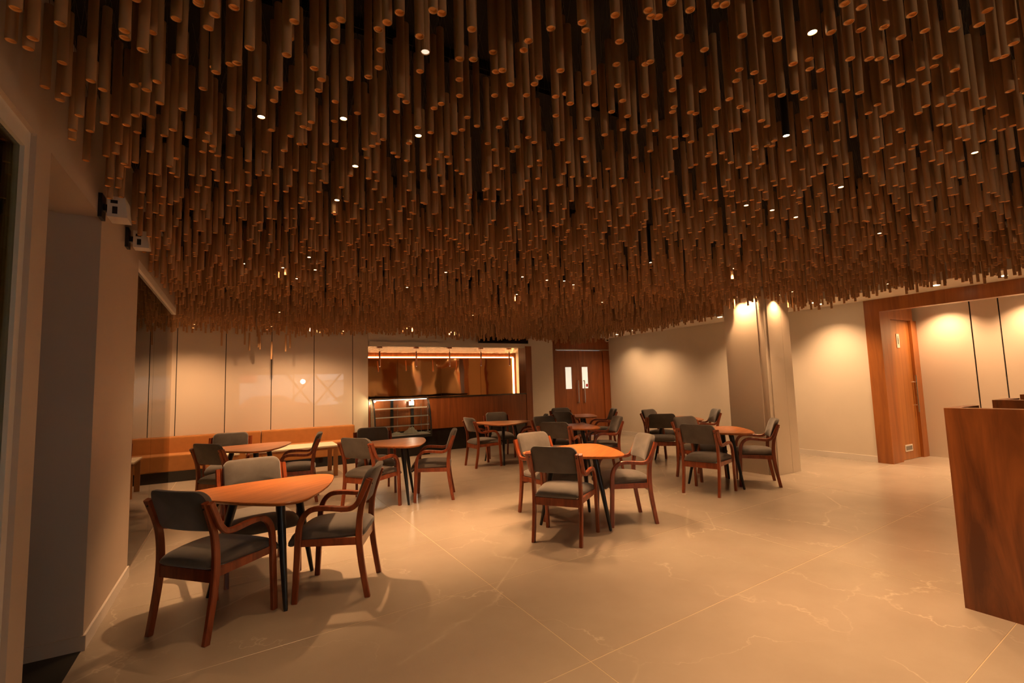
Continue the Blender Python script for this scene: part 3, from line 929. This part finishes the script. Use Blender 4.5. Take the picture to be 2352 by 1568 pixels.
# traced lower ends of the nearest tubes: (origin, scale, points)
T1 = [(185,105),(130,490),(395,465),(340,583),(725,288),(750,755),(540,1047),(790,1133),(718,1203),(950,1390),(870,1560),(1090,972),(1235,1078),(1252,1478),(1385,1390),(1495,373),(1500,457),(1712,603),(1820,388),(1612,1027),(1722,1018),(1760,1083),(1518,1502),(1622,1387),(1738,1365),(1822,1402),(1887,982),(1915,1237),(1080,1575),(2075,1560)]
T2 = [(147,68),(287,432),(110,580),(172,570),(352,712),(118,983),(302,960),(172,1163),(125,1217),(112,1418),(275,1447),(270,1552),(422,1342),(425,1367),(398,1530),(545,795),(507,908),(485,1172),(598,1357),(572,1502),(690,195),(646,345),(620,496),(733,827),(727,1020),(655,1225),(770,1142),(818,1160),(843,1100),(775,1295),(740,1297),(868,1460),(858,1538),(702,1532),(922,1515),(968,1475),(870,617),(935,718),(908,815),(1045,230),(1058,372),(1110,178),(1058,915),(1050,1092),(973,1297),(1057,1270),(1133,1337),(1190,708),(1258,1020),(1325,1342),(1343,1420),(1392,1315),(1440,1295),(1408,1200),(1420,1548),(1356,693),(1445,265),(1468,452),(1448,610),(1525,203),(1638,115),(1478,1037),(1490,1255),(1650,860),(1695,918),(1610,1005),(1620,1412),(1580,1377),(1722,1290),(1703,1447),(1748,1547),(1817,328),(1822,642),(1800,1148),(1850,1537),(1898,1480),(1918,1193),(1948,975),(2013,935),(1937,95),(2017,120),(1977,1430),(2008,1368),(2063,1412),(2083,1473),(2130,1200),(2200,1170),(2155,1535),(2178,532),(2175,717),(2178,863),(2248,1058),(2255,1438),(2288,263),(2300,535),(2335,1135)]
T3 = [(127,472),(210,633),(152,645),(283,763),(142,860),(403,452),(445,370),(500,757),(540,697),(428,857),(378,1063),(235,1070),(180,1147),(445,1237),(497,1282),(305,1363),(345,1322),(80,1292),(138,1348),(155,1490),(213,1518),(92,1553),(545,1445),(548,1489),(460,1498),(648,258),(733,636),(782,843),(690,870),(822,933),(692,1041),(702,1300),(747,1258),(803,1460),(765,1563),(930,203),(962,273),(978,752),(1020,652),(1045,945),(980,1068),(915,1247),(945,1410),(965,1456),(1132,1213),(1195,1007),(1162,1520),(1227,137),(1266,375),(1237,580),(1249,772),(1293,907),(1338,1046),(1297,1167),(1400,1193),(1400,1418),(1523,95),(1550,152),(1613,152),(1500,577),(1540,558),(1497,860),(1487,1137),(1535,1085),(1590,1175),(1542,1360),(1735,27),(1807,328),(1805,490),(1793,693),(1743,810),(1756,963),(1743,1007),(1712,1233),(1766,1237),(1768,1335),(1902,90),(2030,448),(2013,817),(1953,1023),(1905,1012),(1910,1277),(1862,1222),(2145,978),(2128,1135),(2085,1212),(2078,1375),(2060,1405),(1950,1483),(1908,1507),(2118,1477),(1728,1547),(2140,48),(2213,43),(2253,893),(2280,1178),(2325,1168),(2240,1433),(2190,1377),(2268,1463),(2315,727)]
T4 = [(328,257),(305,502),(285,580),(312,768),(356,797),(295,933),(415,522),(475,588),(510,247),(580,282),(543,683),(612,685),(505,907),(465,868),(557,1013),(543,1050),(505,1048),(415,1050),(422,1072),(375,1173),(440,1207),(470,1177),(303,1203),(352,1278),(412,1348),(462,1365),(550,1300),(565,1332),(500,1435),(622,1283),(600,1424),(665,1078),(695,1160),(692,460),(707,662),(770,708),(783,943),(800,1046),(815,842),(808,427),(812,496),(888,505),(920,815),(918,833),(887,1100),(760,1216),(838,1267),(772,1364),(735,1420),(667,1338),(715,1370),(810,1335),(885,1390),(890,1245),(925,1182),(967,233),(980,647),(1008,876),(1007,1010),(995,1120),(1073,655),(1065,27),(1093,160),(1185,52),(1180,215),(1102,423),(1170,667),(1127,980),(1070,1178),(1080,1270),(967,1320),(1000,1328),(1240,423),(1313,422),(1420,410),(1347,195),(1355,582),(1300,752),(1235,813),(1390,807),(1340,833),(1290,988),(1290,1088),(1323,1065),(1218,1132),(1217,1243),(1258,1265),(1325,1300),(1335,1330),(1385,1037),(1413,1130),(1398,1208),(1443,1175),(1478,1167),(1457,928),(1472,945),(1467,268),(1465,610),(1540,578),(1545,108),(1640,222),(1610,495),(1650,598),(1648,762),(1592,815),(1567,1043),(1545,1070),(1630,1087),(1663,1017),(1690,1155),(1560,1215),(1558,1317),(1730,408),(1707,477),(1748,753),(1748,897),(1805,897),(1835,758),(1747,1083),(1810,1097),(1752,1178),(1850,212),(1857,503),(1822,680),(1875,645),(1930,645),(1910,907),(1963,893),(1880,993),(1940,1003),(2050,703),(2000,783),(2043,770),(2030,178),(2090,75),(2145,425),(2210,405),(2120,773),(2050,1013),(2128,1005),(2155,923),(2192,933),(2212,832),(2275,903),(2250,655),(2278,313),(2265,153),(2265,1068),(2335,925),(2345,555),(1900,1155),(1985,1255),(2275,1230),(2217,1247),(2133,1208),(2040,1310),(1845,1270),(1902,1275),(1740,1313),(1663,1345),(1820,1350),(1428,1333),(1475,1338),(2135,1385),(1840,1400),(1710,1407)]
rnd = random.Random(21)
cells = {}
def near(p, d):
    cx, cy = int(math.floor(p[0]/0.1)), int(math.floor(p[1]/0.1))
    for i in range(-2, 3):
        for j in range(-2, 3):
            for q in cells.get((cx+i, cy+j), ()):
                if (q[0]-p[0])**2+(q[1]-p[1])**2 < d*d:
                    return True
    return False
def put(p):
    cells.setdefault((int(math.floor(p[0]/0.1)), int(math.floor(p[1]/0.1))), []).append(p)
def inside(x, y):
    if y < -1.2 or y > 10.5 or x > 8.20:
        return False
    if x < (-0.715 if y < 8.18 else -2.9):
        return False
    if 6.90 < x < 7.66 and 4.40 < y < 5.18:
        return False
    if x < -0.55 and (3.70 < y < 3.89 or 4.55 < y < 4.69):
        return False
    if 5.05 < x < 6.55 and y > 10.48:
        return False
    return True
BOXES = [(0, 0, 398, 300), (500, 0, 1695, 398), (1695, 0, 2352, 440)]
tubes = []
EXTRA = [Vector(p) for p in ((2.0, -0.6, 2.66), (3.2, -0.8, 2.66), (6.84, 4.80, 2.74), (7.24, 4.35, 2.72), (6.87, 4.62, 2.76))]
for l in lamps:
    l.y = min(l.y, 9.75)
for l in lamps+EXTRA+[onz(*p, ZT) for p in DIM_PX+BLACK_PX]:
    put((l.x, l.y))
for (ox, sc, pts) in ((0, 5.2275, T1), (500, 3.92, T2), (1100, 3.92, T3), (1600, 3.128, T4)):
    for (u, v) in pts:
        for tr in range(14):
            z = ZT + rnd.uniform(-0.05, 0.05) + (rnd.uniform(-.06, .06) if tr > 6 else 0)
            p = onz(ox+u/sc, v/sc, z)
            if inside(p.x, p.y) and not near((p.x, p.y), 0.034):
                put((p.x, p.y))
                tubes.append((p.x, p.y, z))
                break
S = 0.124
gy = -1.2
row = 0
while gy < 10.55:
    gx = -2.95 + (S/2 if row % 2 else 0)
    while gx < 8.25:
        for q in range(1):
            x = gx+rnd.uniform(-0.052, 0.052)
            y = gy+rnd.uniform(-0.052, 0.052)
            wave = 0.030*math.sin(x*1.7+y*0.9)+0.028*math.sin(y*2.1-x*0.6)
            z = ZT - 0.012*max(0, y-6) - 0.035*min(1, max(0, x-6)) + wave + rnd.uniform(-0.045, 0.045)
            if not inside(x, y):
                continue
            px, py, dd = proj((x, y, z))
            if any(a <= px <= c and b_ <= py <= d_ for a, b_, c, d_ in BOXES):
                continue
            if near((x, y), 0.036):
                continue
            put((x, y))
            tubes.append((x, y, z))
        gx += S
    gy += S*0.93
    row += 1
# the few extra long ones before the back panels
for (u, v) in [(185,215),(862,222),(1082,213),(1125,266),(1212,235),(1226,257),(1334,349),(1470,275),(1512,242)]:
    p = ony(300+u/4.127, 740+v/4.127, 10.30)
    tubes.append((p.x, p.y, p.z))
def shown(t):
    px, py, dd = proj(t)
    if -60 < px < W+60 and -20 < py < H and dd > 0:
        return 1.0/dd
    return 0.0
order = sorted(range(len(tubes)), key=lambda i: -shown(tubes[i]))
single = order[:300]
rest = order[300:]
for i in single:
    x, y, z = tubes[i]
    o = bpy.data.objects.new('ceiling_tube', TUBE)
    o.location = (x, y, z)
    o.rotation_euler = (rnd.uniform(-.012, .012), rnd.uniform(-.012, .012), rnd.uniform(0, 6.28))
    link(o)
    tag(o, 'thin brown cardboard tube hanging open end down from the dark ceiling', 'tube', 'cardboard tubes hanging from the ceiling')
    w_ = bpy.data.objects.new('hanging_wire', WIRE)
    w_.location = (0, 0, TL)
    w_.scale = (1, 1, 3.298-z-TL)
    link(w_, o)
# the rest as one field
def joined(name, me, mats, n):
    import numpy as np
    co = np.empty(len(me.vertices)*3); me.vertices.foreach_get('co', co); co = co.reshape(-1, 3)
    polys = [tuple(p.vertices) for p in me.polygons]
    mi = [p.material_index for p in me.polygons]
    V, F, MI = [], [], []
    off = 0
    for i in rest:
        x, y, z = tubes[i]
        tx, ty = rnd.uniform(-.012, .012), rnd.uniform(-.012, .012)
        c = co.copy()
        c[:, 0] += c[:, 2]*tx + x
        c[:, 1] += c[:, 2]*ty + y
        c[:, 2] += z
        V.append(c)
        F += [tuple(k+off for k in f) for f in polys]
        MI += mi
        off += len(c)
    nm = bpy.data.meshes.new(name)
    nm.from_pydata(np.concatenate(V).tolist(), [], F)
    for q in mats:
        nm.materials.append(q)
    nm.polygons.foreach_set('material_index', MI)
    nm.polygons.foreach_set('use_smooth', [True]*len(F))
    try:
        nm.set_sharp_from_angle(angle=R(40))
    except Exception:
        pass
    nm.update()
    return link(bpy.data.objects.new(name, nm))
FIELD = tag(joined('ceiling_tube_field', TUBE, [M['card'], M['cardlit']], 14), 'dense field of brown cardboard tubes hanging further back', 'tubes', kind='stuff')
bm = bmesh.new()
for i in rest[:1500]:
    x, y, z = tubes[i]
    for (dx, dy) in ((0.05, 0.03), (-0.06, 0.02)):
        tube_path(bm, [(x, y, z+TL), (x+dx, y+dy, 3.299)], 0.0009, 3)
tag(obj('hanging_wires', bm, M['wire'], FIELD), kind='stuff')
# slotted rails under the dark ceiling
for k, y in enumerate((0.6, 2.3, 4.0, 5.7, 7.4, 9.1)):
    t = thing('ceiling_rail', 'dark slotted metal rail under the ceiling, number %s from the camera' % ['one', 'two', 'three', 'four', 'five', 'six'][k], 'rail', (3.6, y, 3.24), 0, 'slotted rails above the tubes')
    bm = bmesh.new()
    box(bm, -4.3, 4.3, -0.022, -0.019, 0, 0.055)
    box(bm, -4.3, 4.3, 0.019, 0.022, 0, 0.055)
    box(bm, -4.3, 4.3, -0.019, 0.019, 0.052, 0.055)
    obj('channel', bm, M['blackmetal'], t)
# downlights
def spot(name, parent, power, loc, angle=72, blend=0.55, color=WARM, rot=(0, 0, 0), size=0.012):
    ld = bpy.data.lights.new(name, 'SPOT')
    ld.energy = power
    ld.spot_size = R(angle)
    ld.spot_blend = blend
    ld.color = color
    ld.shadow_soft_size = size
    o = bpy.data.objects.new(name, ld)
    o.location = loc
    o.rotation_euler = rot
    link(o, parent)
    return o
hb = bmesh.new(); lathe(hb, [(TR*0.9, 0.012), (TR*0.92, 0.0), (TR*1.05, 0.0), (TR*1.05, TL), (0.002, TL)], 14)
HOUS = bpy.data.meshes.new('housing'); bmesh.ops.recalc_face_normals(hb, faces=hb.faces[:]); hb.to_mesh(HOUS); hb.free()
HOUS.materials.append(M['card'])
HOUSB = HOUS.copy(); HOUSB.materials.clear(); HOUSB.materials.append(M['blackmetal'])
lb = bmesh.new(); lathe(lb, [(0.001, 0.003), (TR*0.9, 0.003), (TR*0.9, 0.008), (0.001, 0.008)], 14)
LENS = bpy.data.meshes.new('lens'); bmesh.ops.recalc_face_normals(lb, faces=lb.faces[:]); lb.to_mesh(LENS); lb.free()
LENS.materials.append(M['lamp'])
LENSD = LENS.copy(); LENSD.materials.clear(); LENSD.materials.append(M['lampdim'])
SHARED = 'lit round downlight glowing at the end of a tube among the hanging tubes'
PLACES = ['the front left table', 'the table before the orange bench', 'the table before the display case', 'the table nearest the teak counter', 'the front centre table',
          'the middle centre table', 'the table before the double door', 'the table beside the column', 'the far right table']
def over(p):
    d = [((p[0]-q[2][0])**2+(p[1]-q[2][1])**2, n) for q, n in zip(SETS, PLACES)]
    d.sort()
    if 6.7 < p[0] < 7.4 and 4.2 < p[1] < 5:
        return 'lit downlight among the tubes close against the column', 'lamps at the column'
    if d[0][0] > 1.75**2:
        if p[0] < 1.6:
            return 'lit downlight among the big near tubes at the left, in front of any table', 'near lamps at the left'
        return 'lit downlight among the big near tubes at the right, in front of any table', 'near lamps at the right'  # also labels the two lamps added at the front wall
    return 'lit downlight glowing among the hanging tubes above '+d[0][1], 'lamps above '+d[0][1]
def downlight(p, hous, lens, lab, grp, power, angle=84, blend=1.0):
    if lab is SHARED:
        lab, grp = over(p)
    t = thing('downlight', lab, 'lamp', p, 0, grp)
    a = bpy.data.objects.new('housing', hous); link(a, t)
    c = bpy.data.objects.new('lens', lens); link(c, t)
    if power > 0:
        spot('light', t, power, (0, 0, -0.004), angle, blend)
    return t
for i_, p in enumerate(lamps):
    rear = p.y > 8.6
    if p.y > 9.75:
        p.y = 9.75
    k_ = 1.7 if rear else KEY.get(LAMP_PX[i_], 0.18)
    downlight(p, HOUS, LENS, SHARED, 'lit tube downlights', SPOT_W*k_, 140 if rear else 84, 1.0)
downlight(onz(*DIM_PX[0], ZT), HOUS, LENSD, 'unlit downlight with a pale rim among the nearest tubes', None, 0)
for p, lab in zip(BLACK_PX, ('black cylinder downlight, the large near one among the right tubes', 'small black cylinder downlight above the far right table', 'tiny black downlight above the centre tables')):
    downlight(onz(*p, ZT), HOUSB, LENS, lab, 'black downlights', SPOT_W*2.0)
# more of the same lamps outside the picture and close to the column
for p in EXTRA:
    downlight(p, HOUS, LENS, SHARED, 'lit tube downlights', SPOT_W, 110 if p.x > 6 else 84, 1.0)
sb = bmesh.new(); lathe(sb, [(0.045, -0.006), (0.052, -0.006), (0.055, 0.0)], 20); 
RIM = bpy.data.meshes.new('rim'); sb.to_mesh(RIM); sb.free(); RIM.materials.append(M['whiteplastic'])
lb = bmesh.new(); lathe(lb, [(0.001, -0.009), (0.045, -0.009), (0.045, -0.006), (0.001, -0.006)], 18)
LENS2 = bpy.data.meshes.new('lens'); lb.to_mesh(LENS2); lb.free(); LENS2.materials.append(M['lamp'])
soff = [onz(x, y, 2.70) for x, y in SOFFIT_PX]
soff = [Vector((min(max(p.x, 8.42), 8.7), min(p.y, 9.6), 2.70)) for p in soff]+[Vector((10.22, 3.45, 2.70)), Vector((10.22, 2.42, 2.70)), Vector((10.22, 1.2, 2.70)), Vector((8.75, 4.55, 2.70))]
for p in soff:
    t = thing('recessed_downlight', 'flush round downlight in the corridor ceiling behind the wooden beam' if p.x > 10 else 'flush round downlight in the white soffit along the right wall', 'lamp', p, 0, 'corridor downlights' if p.x > 10 else 'soffit downlights')
    link(bpy.data.objects.new('rim', RIM), t)
    link(bpy.data.objects.new('lens', LENS2), t)
    far = p.y > 5
    spot('light', t, (80.0 if p.y > 9 else 160.0) if far else (190.0 if p.x > 10 else 125.0), (0, 0, -0.02), 132 if far else 122, 1.0, (1.0, 0.57, 0.28))

for p in ((5.0, -2.1, 2.66), (6.9, -2.1, 2.66)):  # unseen lamps added so the front wall shows brighter in the copper mirrors
    downlight(Vector(p), HOUS, LENS, SHARED, 'lit tube downlights', SPOT_W*2, 100)
t = thing('recessed_downlight', 'unseen downlight added to light the space behind the far left window', 'lamp', (-1.15, 1.5, 3.295))  # lamp added to brighten what shows through the window pane
link(bpy.data.objects.new('rim', RIM), t)
link(bpy.data.objects.new('lens', LENS2), t)
spot('light', t, 110.0, (0, 0, -0.02), 150, 1.0, (1.0, 0.72, 0.40))
t = thing('recessed_downlight', 'unseen downlight added to brighten the alcove behind the glass screen', 'lamp', (-2.1, 6.7, 2.62))  # lamp added so its floor bounce brightens the alcove ceiling
link(bpy.data.objects.new('rim', RIM), t)
link(bpy.data.objects.new('lens', LENS2), t)
spot('light', t, 300.0, (0, 0, -0.02), 140, 1.0, (1.0, 0.60, 0.30))

# ------------------------------------------------------------------ lamp on a stand behind the camera (seen mirrored in the panels)
t = thing('globe_lamp', 'bright globe lamp on a thin stand, mirrored in the glossy wall panels', 'lamp', (2.44, -1.4, 0))
bm = bmesh.new(); bmesh.ops.create_uvsphere(bm, u_segments=20, v_segments=12, radius=0.10); obj('globe', bm, M['globe'], t, (0, 0, 1.86), smooth=True)
bm = bmesh.new(); lathe(bm, [(0.14, 0.0), (0.14, 0.02), (0.014, 0.03), (0.012, 1.77), (0.03, 1.775)], 16); obj('stand', bm, M['blackmetal'], t, smooth=True)

# ------------------------------------------------------------------ street outside the front window
struct('ground_street', (-14, 18, -22, -3.12, -0.25, -0.15), M['asphalt'])
tag(boxobj('shop_front', (-12, 16, -20, -19, -0.15, 4.5), M['shopwhite']), 'plain grey shop front across the street', 'building')
tag(boxobj('sign_board', (-3.5, 1.2, -18.99, -18.9, 2.2, 3.0), M['red']), 'plain red sign board on the shop front across the street', 'sign')
tag(boxobj('sign_board', (5.2, 9.0, -18.99, -18.9, 2.2, 3.0), M['carwhite']), 'plain white sign board on the shop front across the street', 'sign')
def car(x, y, mat, lab):
    t = thing('car', lab, 'car', (x, y, -0.15), 0, 'cars parked outside')
    bm = bmesh.new()
    prof_ = [(-2.1, .35), (-2.1, .75), (-1.5, .92), (-0.9, 1.38), (0.6, 1.40), (1.3, .98), (2.05, .85), (2.1, .35)]
    ring_loft(bm, [[(px, -0.85, pz) for px, pz in prof_], [(px, 0.85, pz) for px, pz in prof_]])
    obj('body', bm, mat, t)
    bm = bmesh.new()
    gp_ = [(-1.35, .95), (-0.85, 1.30), (0.55, 1.32), (1.1, .99)]
    ring_loft(bm, [[(px, -0.87, pz) for px, pz in gp_], [(px, 0.87, pz) for px, pz in gp_]])
    obj('side_windows', bm, M['carglass'], t)
    for wx in (-1.35, 1.3):
        bm = bmesh.new(); lathe(bm, [(0.10, -0.88), (0.33, -0.88), (0.33, 0.88), (0.10, 0.88)], 18)
        for v in bm.verts:
            v.co = Vector((wx+v.co.x, v.co.z, 0.33+v.co.y))
        obj('wheel_pair', bm, M['tyre'], t)
car(1.6, -9.5, M['carred'], 'red car parked outside the front window')
car(6.2, -9.8, M['carwhite'], 'white car parked outside the front window')
rnd2 = random.Random(4)
for k, (hx0, hx1) in enumerate(((-1.5, 2.2), (2.6, 7.5))):
    bm = bmesh.new()
    for q in range(260):
        c = Vector((rnd2.uniform(hx0, hx1), rnd2.uniform(-6.6, -6.0), rnd2.uniform(-0.1, 0.75)))
        n = Vector((rnd2.uniform(-1, 1), rnd2.uniform(-1, 1), rnd2.uniform(-1, 1))).normalized()
        a = n.orthogonal().normalized()*0.13
        d_ = n.cross(a)
        bm.faces.new([bm.verts.new(c+a), bm.verts.new(c+d_*0.5), bm.verts.new(c-a), bm.verts.new(c-d_*0.5)])
    tag(obj('hedge', bm, M['leaf']), ['leafy street hedge left of the front window', 'leafy street hedge right of the front window'][k], 'hedge')
